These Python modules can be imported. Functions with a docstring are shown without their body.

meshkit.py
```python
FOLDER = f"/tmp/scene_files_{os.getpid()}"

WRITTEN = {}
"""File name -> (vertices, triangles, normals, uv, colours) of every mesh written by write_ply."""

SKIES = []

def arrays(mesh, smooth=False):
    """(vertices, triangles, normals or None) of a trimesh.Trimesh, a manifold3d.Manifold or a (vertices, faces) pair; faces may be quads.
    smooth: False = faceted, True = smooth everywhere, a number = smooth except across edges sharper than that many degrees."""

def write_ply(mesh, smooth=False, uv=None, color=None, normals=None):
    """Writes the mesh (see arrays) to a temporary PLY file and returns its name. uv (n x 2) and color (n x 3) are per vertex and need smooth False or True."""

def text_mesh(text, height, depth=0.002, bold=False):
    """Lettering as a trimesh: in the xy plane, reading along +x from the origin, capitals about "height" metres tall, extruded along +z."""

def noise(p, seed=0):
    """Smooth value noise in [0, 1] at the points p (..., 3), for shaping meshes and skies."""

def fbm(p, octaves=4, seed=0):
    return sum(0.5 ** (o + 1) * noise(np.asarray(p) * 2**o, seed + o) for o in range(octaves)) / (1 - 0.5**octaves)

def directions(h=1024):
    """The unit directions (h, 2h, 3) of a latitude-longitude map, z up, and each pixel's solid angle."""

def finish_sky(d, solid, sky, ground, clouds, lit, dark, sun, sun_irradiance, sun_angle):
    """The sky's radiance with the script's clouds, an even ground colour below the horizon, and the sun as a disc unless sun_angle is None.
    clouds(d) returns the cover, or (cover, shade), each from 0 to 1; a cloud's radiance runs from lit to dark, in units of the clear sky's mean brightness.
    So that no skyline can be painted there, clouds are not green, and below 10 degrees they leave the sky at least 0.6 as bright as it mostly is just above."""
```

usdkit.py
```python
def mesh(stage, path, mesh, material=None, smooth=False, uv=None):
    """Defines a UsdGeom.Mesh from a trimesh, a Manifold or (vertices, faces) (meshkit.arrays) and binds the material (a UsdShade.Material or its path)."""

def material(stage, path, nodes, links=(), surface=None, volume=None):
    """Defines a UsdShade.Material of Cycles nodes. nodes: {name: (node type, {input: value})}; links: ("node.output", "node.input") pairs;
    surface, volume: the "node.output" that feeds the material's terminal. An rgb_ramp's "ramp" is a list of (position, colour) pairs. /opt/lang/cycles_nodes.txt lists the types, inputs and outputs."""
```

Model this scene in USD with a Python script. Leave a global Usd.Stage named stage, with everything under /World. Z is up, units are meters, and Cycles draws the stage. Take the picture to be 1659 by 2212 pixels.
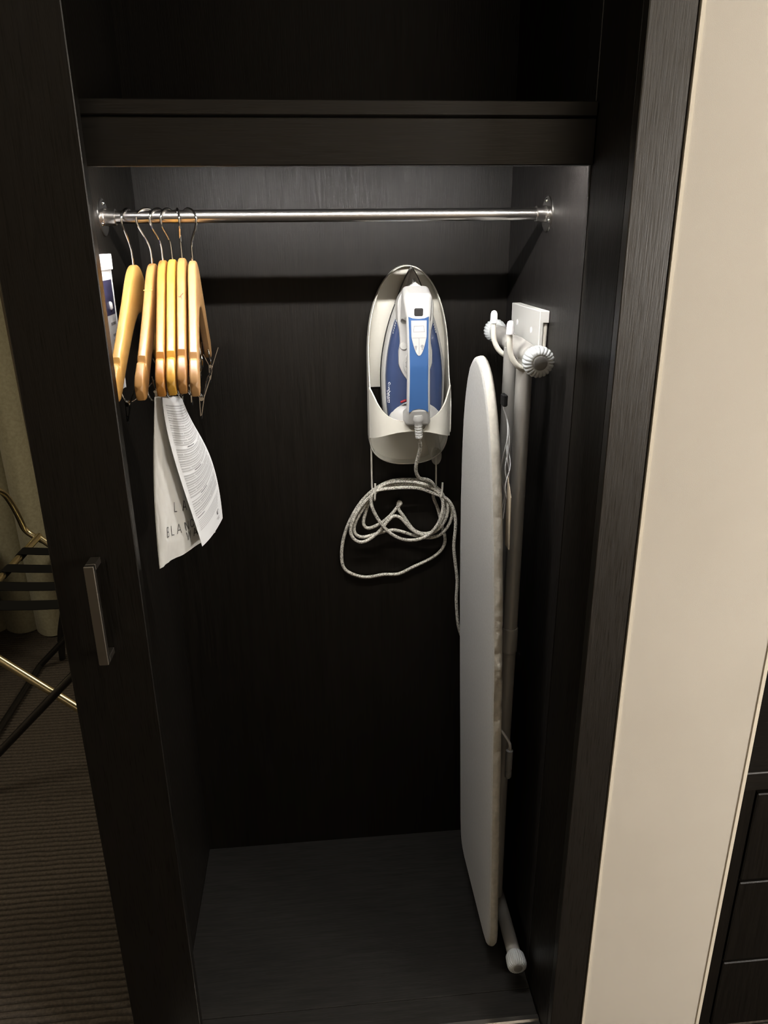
import math
import numpy as np
import trimesh
import manifold3d as m3
from scipy.interpolate import PchipInterpolator, CubicSpline
from pxr import Usd, UsdGeom, UsdLux, Gf, Sdf, UsdShade
import usdkit, meshkit
from meshkit import noise, fbm

stage = Usd.Stage.CreateInMemory()
UsdGeom.SetStageUpAxis(stage, UsdGeom.Tokens.z)
UsdGeom.SetStageMetersPerUnit(stage, 1.0)
UsdGeom.Xform.Define(stage, '/World')
stage.DefinePrim('/World/Looks', 'Scope')

# ------------------------------------------------------------------ camera
CAM = np.array([0.3260, -1.0948, 1.4785])
FPX = 1595.48
ROT = np.array([[0.99596, -0.08930, -0.00976], [-0.03982, -0.34154, -0.93900], [0.08051, 0.93564, -0.34373]])
def _rot(yaw, pitch, roll):
    cy, sy, cp, sp = math.cos(yaw), math.sin(yaw), math.cos(pitch), math.sin(pitch)
    f = np.array([sy * cp, cy * cp, -sp]); r = np.array([cy, -sy, 0.0]); d = np.cross(f, r)
    cr, sr = math.cos(roll), math.sin(roll)
    return np.array([cr * r + sr * d, -sr * r + cr * d, f])
ROT = _rot(0.0892, 0.3516, 0.0104)
EXPOSURE = 0.0
cam = UsdGeom.Camera.Define(stage, '/World/camera')
cam.CreateHorizontalApertureAttr(36.0)
cam.CreateVerticalApertureAttr(48.0)
cam.CreateFocalLengthAttr(36.0 * FPX / 1659.0)
cam.CreateClippingRangeAttr(Gf.Vec2f(0.01, 100))
cam.CreateExposureAttr(EXPOSURE)
r_, d_, f_ = ROT
cam.AddTransformOp().Set(Gf.Matrix4d(*r_, 0, *(-d_), 0, *(-f_), 0, *CAM, 1))

# ------------------------------------------------------------------ light levels
STRIP = 600.0          # emission of the LED strip under the shelf
DOWNLIGHTS = [(-1.45, -.20, 13.0, (1.0, .88, .66), 'round ceiling light above the carpet left of the wardrobe'),
              (1.90, 1.00, 20.0, (1.0, .88, .66), 'round ceiling light in the part of the room behind the wardrobe')]
FLOOR_LAMP = 60.0       # emission of the floor lamp's shade, right of the viewer

def _ray(u, v):
    return ROT.T @ np.array([(u - 829.5) / FPX, (v - 1106) / FPX, 1.0])
def at(u, v, y):
    d = _ray(u, v); return CAM + (y - CAM[1]) / d[1] * d
def atx(u, v, x):
    d = _ray(u, v); return CAM + (x - CAM[0]) / d[0] * d
def atz(u, v, z):
    d = _ray(u, v); return CAM + (z - CAM[2]) / d[2] * d

# ------------------------------------------------------------------ helpers: scene tree
def numbered(path):
    if not stage.GetPrimAtPath(path): return path
    k = 1
    while stage.GetPrimAtPath(f'{path}_{k:03d}'): k += 1
    return f'{path}_{k:03d}'
def setd(prim, label=None, cat=None, group=None, kind=None):
    for k, v in (('label', label), ('category', cat), ('group', group), ('kind', kind)):
        if v: prim.SetCustomDataByKey(k, v)
    return prim
def thing(name, label, cat, loc=(0, 0, 0), rz=0, group=None):
    x = UsdGeom.Xform.Define(stage, numbered('/World/' + name))
    x.AddTranslateOp().Set(Gf.Vec3d(*map(float, loc)))
    if rz: x.AddRotateZOp().Set(math.degrees(rz))
    return setd(x.GetPrim(), label, cat, group)
def obj(name, mesh, mat, parent=None, smooth=35, label=None, kind=None, uv=None):
    base = (parent.GetPath().pathString if parent is not None else '/World') + '/' + name
    if isinstance(mesh, (list,)): mesh = trimesh.util.concatenate(mesh)
    m = usdkit.mesh(stage, numbered(base), mesh, mat, smooth=smooth, uv=uv)
    return setd(m.GetPrim(), label=label, kind=kind)
def struct(name, mesh, mat, label, parent=None, smooth=35):
    p = obj(name, mesh, mat, parent, smooth)
    return setd(p, label, 'room', None, 'structure')

# ------------------------------------------------------------------ helpers: meshes
def box(x0, x1, y0, y1, z0, z1, c=0.0):
    if c <= 0:
        b = trimesh.creation.box(extents=(x1 - x0, y1 - y0, z1 - z0))
        b.apply_translation(((x0 + x1) / 2, (y0 + y1) / 2, (z0 + z1) / 2)); return b
    pts = []
    for sx, x in ((1, x0), (-1, x1)):
        for sy, y in ((1, y0), (-1, y1)):
            for sz, z in ((1, z0), (-1, z1)):
                pts += [(x + sx * c, y + sy * c, z), (x + sx * c, y, z + sz * c), (x, y + sy * c, z + sz * c)]
    return trimesh.convex.convex_hull(np.array(pts))
def mf(m):
    return m3.Manifold(m3.Mesh(np.asarray(m.vertices, np.float32), np.asarray(m.faces, np.uint32)))
def tm(man):
    a = man.to_mesh(); return trimesh.Trimesh(a.vert_properties[:, :3], a.tri_verts, process=False)
def hull(spheres, n=20):
    """hull of spheres [(x,y,z,r)...]"""
    return m3.Manifold.batch_hull([m3.Manifold.sphere(r, n).translate((x, y, z)) for x, y, z, r in spheres])
def xf(mesh, R=None, t=(0, 0, 0)):
    m = mesh.copy()
    v = np.asarray(m.vertices)
    if R is not None: v = v @ np.asarray(R).T
    m.vertices = v + np.asarray(t); return m
def loft(rings, closed=True, caps=(True, True)):
    """rings: (k, n, 3)"""
    R = np.asarray(rings, float); k, n = R.shape[:2]
    v = R.reshape(-1, 3); f = []
    for i in range(k - 1):
        for j in range(n if closed else n - 1):
            a, b = i * n + j, i * n + (j + 1) % n
            f += [(a, b, b + n), (a, b + n, a + n)]
    v = list(v)
    for end, c in ((0, caps[0]), (k - 1, caps[1])):
        if c:
            ci = len(v); v.append(R[end].mean(0))
            for j in range(n):
                a, b = end * n + j, end * n + (j + 1) % n
                f.append((b, a, ci) if end == 0 else (a, b, ci))
    m = trimesh.Trimesh(np.array(v), np.array(f), process=False)
    if closed and all(caps) and m.volume < 0: m.invert()
    return m
def spline(pts, step=0.004, smooth=True):
    P = np.asarray(pts, float)
    d = np.r_[0, np.cumsum(np.linalg.norm(np.diff(P, axis=0), axis=1) ** (0.6 if smooth else 1))]
    L = np.linalg.norm(np.diff(P, axis=0), axis=1).sum()
    n = max(4, int(L / step))
    if not smooth or len(P) < 3:
        return np.stack([np.interp(np.linspace(0, d[-1], n), d, P[:, k]) for k in range(3)], 1)
    cs = CubicSpline(d, P, bc_type='natural')
    return cs(np.linspace(0, d[-1], n))
def frames(P):
    T = np.gradient(P, axis=0); T /= np.linalg.norm(T, axis=1)[:, None] + 1e-12
    a = np.array([0, 0, 1.0]) if abs(T[0, 2]) < .9 else np.array([1.0, 0, 0])
    N = [np.cross(T[0], a)]; N[0] /= np.linalg.norm(N[0])
    for i in range(1, len(P)):
        v = N[-1] - T[i] * (N[-1] @ T[i]); N.append(v / (np.linalg.norm(v) + 1e-12))
    N = np.array(N); return T, N, np.cross(T, N)
def tube(P, r, n=12, caps=(True, True)):
    P = np.asarray(P, float); T, N, B = frames(P)
    r = np.broadcast_to(np.asarray(r, float), len(P))
    a = np.linspace(0, 2 * math.pi, n, endpoint=False)
    rings = P[:, None] + r[:, None, None] * (np.cos(a)[None, :, None] * N[:, None] + np.sin(a)[None, :, None] * B[:, None])
    m = loft(rings, True, caps)
    return m
def rod(a, b, r, n=16):
    return tube(np.array([a, b], float), r, n)
def lathe(profile, axis_o, axis_d, n=28):
    """profile: [(r, h)...] turned about axis"""
    d = np.asarray(axis_d, float); d /= np.linalg.norm(d)
    a = np.array([0, 0, 1.0]) if abs(d[2]) < .9 else np.array([1.0, 0, 0])
    u = np.cross(d, a); u /= np.linalg.norm(u); w = np.cross(d, u)
    t = np.linspace(0, 2 * math.pi, n, endpoint=False)
    rings = [np.asarray(axis_o) + d * h + r * (np.cos(t)[:, None] * u + np.sin(t)[:, None] * w) for r, h in profile]
    return loft(rings)
def prism(poly, z0, z1, rnd=0.0, steps=3):
    """poly (n,2) extruded along z with a rounded top edge, as a list of offset rings"""
    from shapely.geometry import Polygon
    P = Polygon(poly)
    if rnd <= 0:
        m = trimesh.creation.extrude_polygon(P, z1 - z0, engine='earcut'); m.apply_translation((0, 0, z0)); return m
    parts = []
    zs = [z0] + [z1 - rnd + rnd * math.sin(a) for a in np.linspace(0, math.pi / 2, steps + 1)]
    off = [0] + [rnd * (1 - math.cos(a)) for a in np.linspace(0, math.pi / 2, steps + 1)]
    ring = np.asarray(P.exterior.coords)[:-1]
    c = ring.mean(0)
    # offset inwards along vertex normals
    e = np.roll(ring, -1, 0) - np.roll(ring, 1, 0); nrm = np.stack([-e[:, 1], e[:, 0]], 1)
    nrm /= np.linalg.norm(nrm, axis=1)[:, None] + 1e-12
    if P.exterior.is_ccw is False: nrm = -nrm
    rings = [np.c_[ring + nrm * o, np.full(len(ring), z)] for o, z in zip(off, zs)]
    return loft(rings)

# ------------------------------------------------------------------ materials
def mat(name, nodes, links=(), surface='p.BSDF'):
    return usdkit.material(stage, '/World/Looks/' + name, nodes, links, surface=surface)
def plain(name, col, rough=0.5, metal=0.0, **k):
    return mat(name, {'p': ('principled_bsdf', dict(base_color=col, roughness=rough, metallic=metal, **k))})
def wood_dark(name, stretch, base=(.0055, .0045, .0034), rough=.42, spec=.22):
    a, b = np.array(base) * .65, np.array(base) * 1.5
    return mat(name, {
        'tc': ('texture_coordinate', {}),
        'mp': ('mapping', {'scale': stretch}),
        'n': ('noise_texture', {'scale': 1.0, 'detail': 6.0, 'roughness': .65}),
        'r': ('rgb_ramp', {'ramp': [(.3, tuple(a)), (.7, tuple(b))]}),
        'mp2': ('mapping', {'scale': tuple(3.0 * s for s in stretch)}),
        'n2': ('noise_texture', {'scale': 1.0, 'detail': 3.0}),
        'rr': ('map_range', {'from_min': .3, 'from_max': .7, 'to_min': rough - .05, 'to_max': rough + .1}),
        'bp': ('bump', {'strength': .35, 'distance': .0006}),
        'p': ('principled_bsdf', {'specular_ior_level': spec})},
        [('tc.object', 'mp.vector'), ('mp.vector', 'n.vector'), ('n.fac', 'r.fac'), ('r.color', 'p.base_color'),
         ('tc.object', 'mp2.vector'), ('mp2.vector', 'n2.vector'), ('n2.fac', 'rr.value'), ('rr.result', 'p.roughness'),
         ('n2.fac', 'bp.height'), ('bp.normal', 'p.normal')])
W_V = wood_dark('espresso_wood_vertical', (160, 160, 7))
W_H = wood_dark('espresso_wood_horizontal', (7, 160, 160), (.0040, .0031, .0020), .40, .5)
W_G = wood_dark('espresso_wood_glossy_side', (160, 160, 7), (.0060, .0050, .0046), .42, .42)
W_D = wood_dark('espresso_wood_door', (160, 160, 7), (.0028, .0021, .0013), .36, .5)
W_F = wood_dark('espresso_wood_floor', (9, 130, 130), (.014, .0130, .0118), .5)
W_S = wood_dark('open_grain_stile_wood', (190, 190, 9), (.0060, .0050, .0038), .36, 1.0)
STEEL = plain('brushed_steel', (.62, .60, .57), .22, 1.0)
CHROME = plain('chrome', (.75, .74, .72), .08, 1.0)
NICKEL = plain('dark_nickel', (.30, .28, .25), .36, 1.0)
BRASS = plain('brass', (.92, .82, .52), .24, 1.0)
BLACKM = plain('black_metal', (.012, .011, .010), .35)
BLACK = plain('black_fabric', (.005, .005, .005), .9, specular_ior_level=.2)
WHITE = plain('white_plastic', (.47, .47, .457), .35)
CREAM = plain('warm_white_plastic', (.66, .645, .575), .45)
FOLDER = plain('white_card', (.80, .80, .82), .4)
INK = plain('grey_ink', (.20, .20, .20), .6)
INKD = plain('dark_ink', (.10, .10, .11), .6)
NAVY = plain('navy_print', (.035, .035, .08), .35)
LIT = mat('led_diffuser', {'e': ('emission', {'color': (1.0, .965, .93), 'strength': STRIP})}, surface='e.emission')
def noisy(name, c0, c1, scale, rough, bump=0.0, bscale=None, dist=.001, **k):
    nodes = {'tc': ('texture_coordinate', {}), 'n': ('noise_texture', {'scale': scale, 'detail': 5.0}),
             'r': ('rgb_ramp', {'ramp': [(.35, c0), (.65, c1)]}), 'p': ('principled_bsdf', dict(roughness=rough, **k))}
    links = [('tc.object', 'n.vector'), ('n.fac', 'r.fac'), ('r.color', 'p.base_color')]
    if bump:
        nodes['n2'] = ('noise_texture', {'scale': bscale or scale, 'detail': 4.0}); nodes['b'] = ('bump', {'strength': bump, 'distance': dist})
        links += [('tc.object', 'n2.vector'), ('n2.fac', 'b.height'), ('b.normal', 'p.normal')]
    return mat(name, nodes, links)
BEIGE = noisy('beige_wallcovering', (.585, .545, .475), (.62, .58, .51), 3.0, .75, .12, 900, .0006)
TRIM = plain('cream_metal_trim', (.80, .74, .62), .3)
PLASTER = plain('warm_plaster', (.40, .34, .26), .8)
CEIL = plain('white_ceiling', (.75, .72, .66), .8)
CARPET = noisy('brown_ribbed_carpet', (.056, .045, .035), (.092, .075, .059), 160.0, .95, .6, 700, .004)
CURT = noisy('olive_curtain', (.33, .31, .21), (.40, .375, .26), 90.0, .9, .2, 600, .001, sheen_weight=.2)
COVER = noisy('silver_grey_cover', (.43, .43, .41), (.48, .48, .46), 260.0, .55, .25, 500, .0008, sheen_weight=.15)
COVER_E = noisy('beige_cover_edge', (.40, .385, .34), (.47, .45, .40), 90.0, .7, .4, 160, .002)
GREYM = plain('grey_painted_tube', (.40, .39, .365), .30, .35)
GREYP = plain('grey_plastic', (.20, .20, .195), .45)
RIBCAP = plain('pale_grey_cap', (.50, .53, .54), .22)
BAG = mat('white_bag_film', {'p': ('principled_bsdf', {'base_color': (.86, .86, .83), 'roughness': .36}), 't': ('translucent_bsdf', {'color': (.8, .8, .78)}), 'm': ('mix_closure', {'fac': .4})}, [('p.BSDF', 'm.closure1'), ('t.BSDF', 'm.closure2')], surface='m.closure')
PAPER = plain('white_paper', (.60, .61, .62), .6)
TANK = plain('blue_tank', (.040, .062, .140), .18, coat_weight=.4)
GRIP = plain('blue_grip', (.028, .088, .235), .42)
SOLE = plain('sole_metal', (.05, .05, .05), .25, .6)
HOOD = plain('grey_hood', (.42, .405, .37), .4)
CLEAR = mat('clear_tube', {'p': ('principled_bsdf', {'base_color': (.75, .73, .66), 'roughness': .2, 'alpha': .35})})
CORD = mat('braided_cord', {
    'a': ('attribute', {'attribute': 'st'}), 'u': ('uvmap', {'attribute': 'st'}),
    'c': ('mapping', {'scale': (1.0, 1.0, 1.0)}),
    'v': ('voronoi_texture', {'scale': 1.0, 'randomness': .55}), 'n': ('noise_texture', {'scale': .5, 'detail': 1.0}),
    'r': ('rgb_ramp', {'ramp': [(.0, (.07, .07, .06)), (.34, (.13, .12, .10)), (.44, (.62, .60, .53)), (1.0, (.70, .68, .60))]}),
    'b': ('bump', {'strength': .5, 'distance': .0006}), 'p': ('principled_bsdf', {'roughness': .55})},
    [('u.UV', 'c.vector'), ('c.vector', 'v.vector'), ('v.distance', 'r.fac'), ('r.color', 'p.base_color'), ('v.distance', 'b.height'), ('b.normal', 'p.normal')])
def hanger_wood(name, c0, c1):
    return mat(name, {
        'tc': ('texture_coordinate', {}), 'mp': ('mapping', {'scale': (120, 9, 40)}),
        'n': ('noise_texture', {'scale': 1.0, 'detail': 5.0, 'distortion': .6}),
        'r': ('rgb_ramp', {'ramp': [(.3, c0), (.7, c1)]}), 'p': ('principled_bsdf', {'roughness': .44, 'coat_weight': .10, 'coat_roughness': .12})},
        [('tc.object', 'mp.vector'), ('mp.vector', 'n.vector'), ('n.fac', 'r.fac'), ('r.color', 'p.base_color')])
KNOT = plain('dark_knot', (.10, .035, .012), .5)
HW = [hanger_wood('hanger_wood_pale', (.41, .220, .052), (.49, .28, .082)),
      hanger_wood('hanger_wood_tan', (.33, .165, .046), (.40, .207, .068)),
      hanger_wood('hanger_wood_orange', (.36, .148, .027), (.44, .195, .042)),
      hanger_wood('hanger_wood_yellow', (.50, .255, .030), (.57, .315, .050)),
      hanger_wood('hanger_wood_honey', (.33, .156, .045), (.39, .198, .066)),
      hanger_wood('hanger_wood_beige', (.34, .185, .070), (.40, .228, .095))]

# ------------------------------------------------------------------ setting
W, D, FZ = 0.72, 0.442, -0.05        # wardrobe interior width, depth; carpet level
YF = -0.138                           # face of the wardrobe frame and of the wing wall
ZS = 1.5745                           # underside of the shelf apron
# ribbed carpet: one sheet with a ribbed profile
pitch = .0165
ys = [-3.2]; zs = [FZ - .004]
y = -1.3
while y < 2.35:
    for q, h in ((0, -.011), (.10, -.009), (.17, -.0012), (.34, .0012), (.70, .0012), (.87, -.0012), (.94, -.009)):
        ys.append(y + q * pitch); zs.append(FZ + h)
    y += pitch
xs = np.r_[-2.6, np.linspace(-1.6, .2, 46), 3.2]
ysn, zsn = np.array(ys), np.array(zs)
gx, gy = np.meshgrid(xs, ysn, indexing='ij')
gz = np.broadcast_to(zsn, gx.shape) + (fbm(np.stack([gx * 40, gy * 60, gx * 0], -1), 3, 4) - .5) * .0022
gy2 = gy + (noise(np.stack([gx * 25, gy * 25, gx * 0 + 5], -1), 7) - .5) * .004
nx, ny = gx.shape
v = np.stack([gx, gy2, gz], -1).reshape(-1, 3)
i, j = np.meshgrid(np.arange(nx - 1), np.arange(ny - 1), indexing='ij')
a = (i * ny + j).ravel()
f = np.c_[a, a + ny, a + ny + 1, a + 1]
struct('floor', (v, f), CARPET, 'dark brown ribbed carpet', smooth=True)
struct('ceiling', box(-2.7, 3.3, -3.3, 2.5, 2.45, 2.55), CEIL, 'white room ceiling')
struct('wall_left', box(-2.7, -2.6, -3.3, 2.5, FZ - .01, 2.45), PLASTER, 'left room wall')
struct('wall_back', box(-2.6, 3.2, 2.4, 2.5, FZ - .01, 2.45), PLASTER, 'far room wall behind the curtain')
struct('wall_front', box(-2.6, 3.2, -3.3, -3.2, FZ - .01, 2.45), PLASTER, 'room wall behind the viewer')
struct('wall_far_right', box(3.2, 3.3, -3.3, 2.5, FZ - .01, 2.45), PLASTER, 'far right room wall')
WX0, WX1 = W + .064, W + .2985
struct('wall_right', box(WX0, WX1, YF, .47, FZ - .004, 2.45, .0015), BEIGE, 'beige fabric-covered wing wall right of the wardrobe')
struct('trim_1', box(WX0 - .0015, WX0 + .0035, YF - .002, YF + .004, FZ - .004, 2.45), TRIM, 'pale metal edge trim on the left edge of the wing wall')
struct('trim_2', box(WX1 - .0035, WX1 + .0025, YF - .002, YF + .01, FZ - .004, 2.45), TRIM, 'pale metal edge trim on the right edge of the wing wall')
for (x, y, power, col, lab) in DOWNLIGHTS:
    t = thing('ceiling_light', lab, 'light', (x, y, 2.449))
    obj('trim_ring', lathe([(.39, 0), (.39, -.012), (.375, -.016), (.365, -.006), (.365, 0)], (0, 0, 0), (0, 0, 1)), CEIL, t)
    L = UsdLux.DiskLight.Define(stage, t.GetPath().AppendChild('lamp'))
    L.CreateRadiusAttr(.36); L.CreateIntensityAttr(power); L.CreateColorAttr(Gf.Vec3f(*col))
    L.AddTranslateOp().Set(Gf.Vec3d(0, 0, -.012))

fl_ = thing('floor_lamp', 'floor lamp with a round pale shade at the right of the room', 'lamp', (2.40, -1.45, FZ))
obj('base', lathe([(.16, .0), (.16, .015), (.05, .03), (.014, .035)], (0, 0, 0), (0, 0, 1)), NICKEL, fl_)
obj('pole', rod((0, 0, .03), (0, 0, 1.30), .012), NICKEL, fl_)
SHADE = mat('lamp_shade_glow', {'e': ('emission', {'color': (1.0, .95, .89), 'strength': FLOOR_LAMP})}, surface='e.emission')
obj('shade', lathe([(.20, 1.30), (.235, 1.30), (.19, 1.66), (.15, 1.66)], (0, 0, 0), (0, 0, 1), 40), SHADE, fl_)

# ------------------------------------------------------------------ wardrobe
wd = thing('wardrobe', 'built-in espresso wood wardrobe with sliding door, shelf and open hanging space', 'wardrobe')
TOP = 2.30
obj('back_panel', box(-.02, W + .02, D, D + .018, FZ, TOP), W_V, wd)
obj('side_panel', box(-.02, 0, .004, D, FZ, TOP, .0008), W_V, wd)
obj('side_panel', box(W, W + .02, .0095, D, FZ, TOP, .0008), W_G, wd)
obj('floor_panel', box(0, W, -.012, D, -.02, 0, .0008), W_F, wd)
obj('plinth', box(-.02, W, -.070, -.0125, FZ, -.0004, .0008), W_F, wd)
obj('plinth_face', box(-.02, W, -.136, -.113, FZ, -.002, .0008), W_H, wd)
obj('top_panel', box(-.02, W + .06, YF, D, TOP, 2.45), W_H, wd)
obj('shelf', box(0, W, -.002, D, 1.6345, 1.653, .0012), W_H, wd)
obj('shelf_apron', box(0, W, 0, .018, ZS, 1.6325, .0012), W_H, wd)
obj('frame_stile', box(W + .0015, W + .0600, YF, YF + .018, FZ, 2.30, .0012), W_S, wd)
obj('frame_jamb', box(W + .0015, W + .0600, YF + .0181, .0093, FZ, 2.30, .0006), W_V, wd)
# sliding door leaf with its bar handle
DX0, DX1, DY0, DY1 = -.0745, .0495, -.060, -.040
dr = obj('door', box(DX0, DX1, DY0, DY1, FZ + .004, 2.29, .0012), W_D, wd, label='narrow espresso wood sliding door with a nickel bar handle')
h = [box(-.0165, -.002, -.098, -.088, .884, 1.046, .001), box(-.0165, -.002, -.088, DY0, 1.036, 1.046, .0008), box(-.0165, -.002, -.088, DY0, .884, .894, .0008)]
obj('handle', tm(mf(h[0]) + mf(h[1]).translate((0, -.0005, 0)) + mf(h[2]).translate((0, -.0005, 0))), NICKEL, dr, smooth=False, label='square nickel bar handle')
# floor track of the sliding door
obj('door_track', tm(mf(box(-.01, W, -.1125, -.0705, -.010, -.001)) + mf(box(-.01, W, -.0795, -.0708, -.006, .003)) + mf(box(-.01, W, -.112, -.104, -.006, .003))), STEEL, wd, smooth=False, label='bright metal floor track')
# LED strip under the shelf behind the apron
ls = obj('light_strip', box(.03, W - .012, .0183, .030, 1.6112, 1.6343, .0008), STEEL, wd, label='LED light strip under the shelf')
obj('light_diffuser', box(.035, W - .016, .0188, .0243, 1.6088, 1.6110), LIT, ls)

# ------------------------------------------------------------------ clothes rail
YR, ZR, RR = .1967, 1.5183, .0098
rl = thing('clothes_rail', 'brushed steel clothes rail across the wardrobe', 'rail')
obj('rod', rod((.004, YR, ZR), (W - .004, YR, ZR), RR, 40), STEEL, rl)
for x, s in ((0, 1), (W, -1)):
    fl = obj('flange', lathe([(.003, 0), (.0285, 0), (.0285, .0015), (.026, .0030), (.0135, .0036), (.0128, .0045), (.0128, .020), (.0118, .0208), (.0098, .0208)], (x, YR, ZR), (s, 0, 0), 40), STEEL, rl)
    for k in range(3):
        an = math.radians(90 + 120 * k)
        cy, cz = YR + .0205 * math.cos(an), ZR + .0205 * math.sin(an)
        obj('screw', lathe([(.0036, .0032), (.0036, .0042), (.0024, .0056), (.0006, .0060)], (x, cy, cz), (s, 0, 0), 14), CHROME, fl)

# ------------------------------------------------------------------ hangers
def hanger_body(bow=0.0):
    S = .208
    ts = PchipInterpolator([0, .012, .03, .05, .08, .11, .14, .17, .19, .203, S], [0, -.0008, -.006, -.0175, -.042, -.0685, -.095, -.122, -.139, -.151, -.160])
    bs = PchipInterpolator([0, .03, .06, .10, .14, .17, .195, .204, S], [-.074, -.076, -.087, -.111, -.141, -.166, -.184, -.183, -.172])
    th = PchipInterpolator([0, .03, .08, .15, .2, S], [.0070, .0071, .0067, .0067, .0069, .0058])
    half = np.unique(np.round(np.r_[0, np.linspace(0, S, 46), .1715, .1725, .1735, .179, .180, .181], 5))
    s = np.r_[-half[::-1][:-1], half]
    rings = []
    m = 28
    a = np.linspace(0, 2 * math.pi, m, endpoint=False)
    ca, sa = np.cos(a), np.sin(a)
    e = .38
    ux, uz = np.sign(ca) * np.abs(ca) ** e, np.sign(sa) * np.abs(sa) ** e
    for q in s:
        w = abs(q)
        top, bot, t = float(ts(w)), float(bs(w)), float(th(w))
        if .1718 < w < .1807: top -= .0090 * min(1, (w - .1718) / .0012, (.1807 - w) / .0012)
        hz = (top - bot) / 2
        r = min(.005, hz)
        z = (top + bot) / 2 + np.clip(uz, -1, 1) * hz
        rings.append(np.stack([t * ux - bow * (w / .204) ** 1.8, np.full(m, q), z], 1))
    return loft(rings)
BODY = hanger_body()
TURN = [2.0, 4.0, 4.4, 4.6, 4.6, 4.7]       # degrees about the vertical
BOW = [.012, .011, 0, 0, 0, 0]              # the first two are bent further
def hook_path(yaw, neck, lean):
    """wire from the neck up and over the rail; plane turned by yaw; coordinates about the neck"""
    R = .0178
    zc = neck + 0                                     # height of the circle's centre above the neck
    P = [(0, -.012), (0, .006), (0.0003, .020), (.0045, .034)]
    for an in np.radians([-28, 5, 35, 65, 90, 115, 145, 175]):
        P.append((R * math.cos(an), zc + R * math.sin(an)))
    P = np.array(P)
    c, s_ = math.cos(yaw), math.sin(yaw)
    f = np.array([s_, -c])                            # local forward (-y turned by yaw)
    Q = np.stack([P[:, 0] * f[0] + lean * np.clip(1 - P[:, 1] / zc, 0, 1) * 0, P[:, 0] * f[1], P[:, 1]], 1)
    return spline(Q, .002)
def plate(p0, p1, w0, w1, t, along=(0, 1, 0)):
    p0, p1, al = np.array(p0, float), np.array(p1, float), np.array(along, float)
    d = p1 - p0; d /= np.linalg.norm(d); n = np.cross(d, al)
    pts = []
    for p, w in ((p0, w0), (p1, w1)):
        for a_ in (-1, 1):
            for b_ in (-1, 1): pts.append(p + al * a_ * w / 2 + n * b_ * t / 2)
    return trimesh.convex.convex_hull(np.array(pts))
HANG = [  # neck px, end px (front tip), hook yaw deg, label
    ((288, 572), (246, 862), -20, 'leftmost pale wooden hanger, tilted against the door edge beside the information card'),
    ((329, 569), (304, 858), -62, 'second wooden hanger from the left, standing apart, with a pale joint line across its top'),
    ((352, 562), (354, 866), -38, 'orange-toned wooden hanger third from the left, first of the four packed together'),
    ((372, 560), (373, 870), -30, 'yellowest wooden hanger, fourth from the left, above the laundry list'),
    ((393, 557), (398, 866), 14, 'fifth wooden hanger from the left, with a small dark knot mark on its front'),
    ((416, 563), (425, 868), 48, 'rightmost wooden hanger, with a chrome clip sticking out on its right')]
def in_plan(px, y_neck, Lh):
    """front tip: the point of the pixel ray at plan distance Lh from the neck"""
    best = None
    for yy in np.linspace(-.1, .12, 441):
        p = at(px[0], px[1], yy)
        e = abs(np.hypot(*(p[:2] - y_neck[:2])) - Lh)
        if best is None or e < best[0]: best = (e, p)
    return best[1]
hanger_at = []
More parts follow.
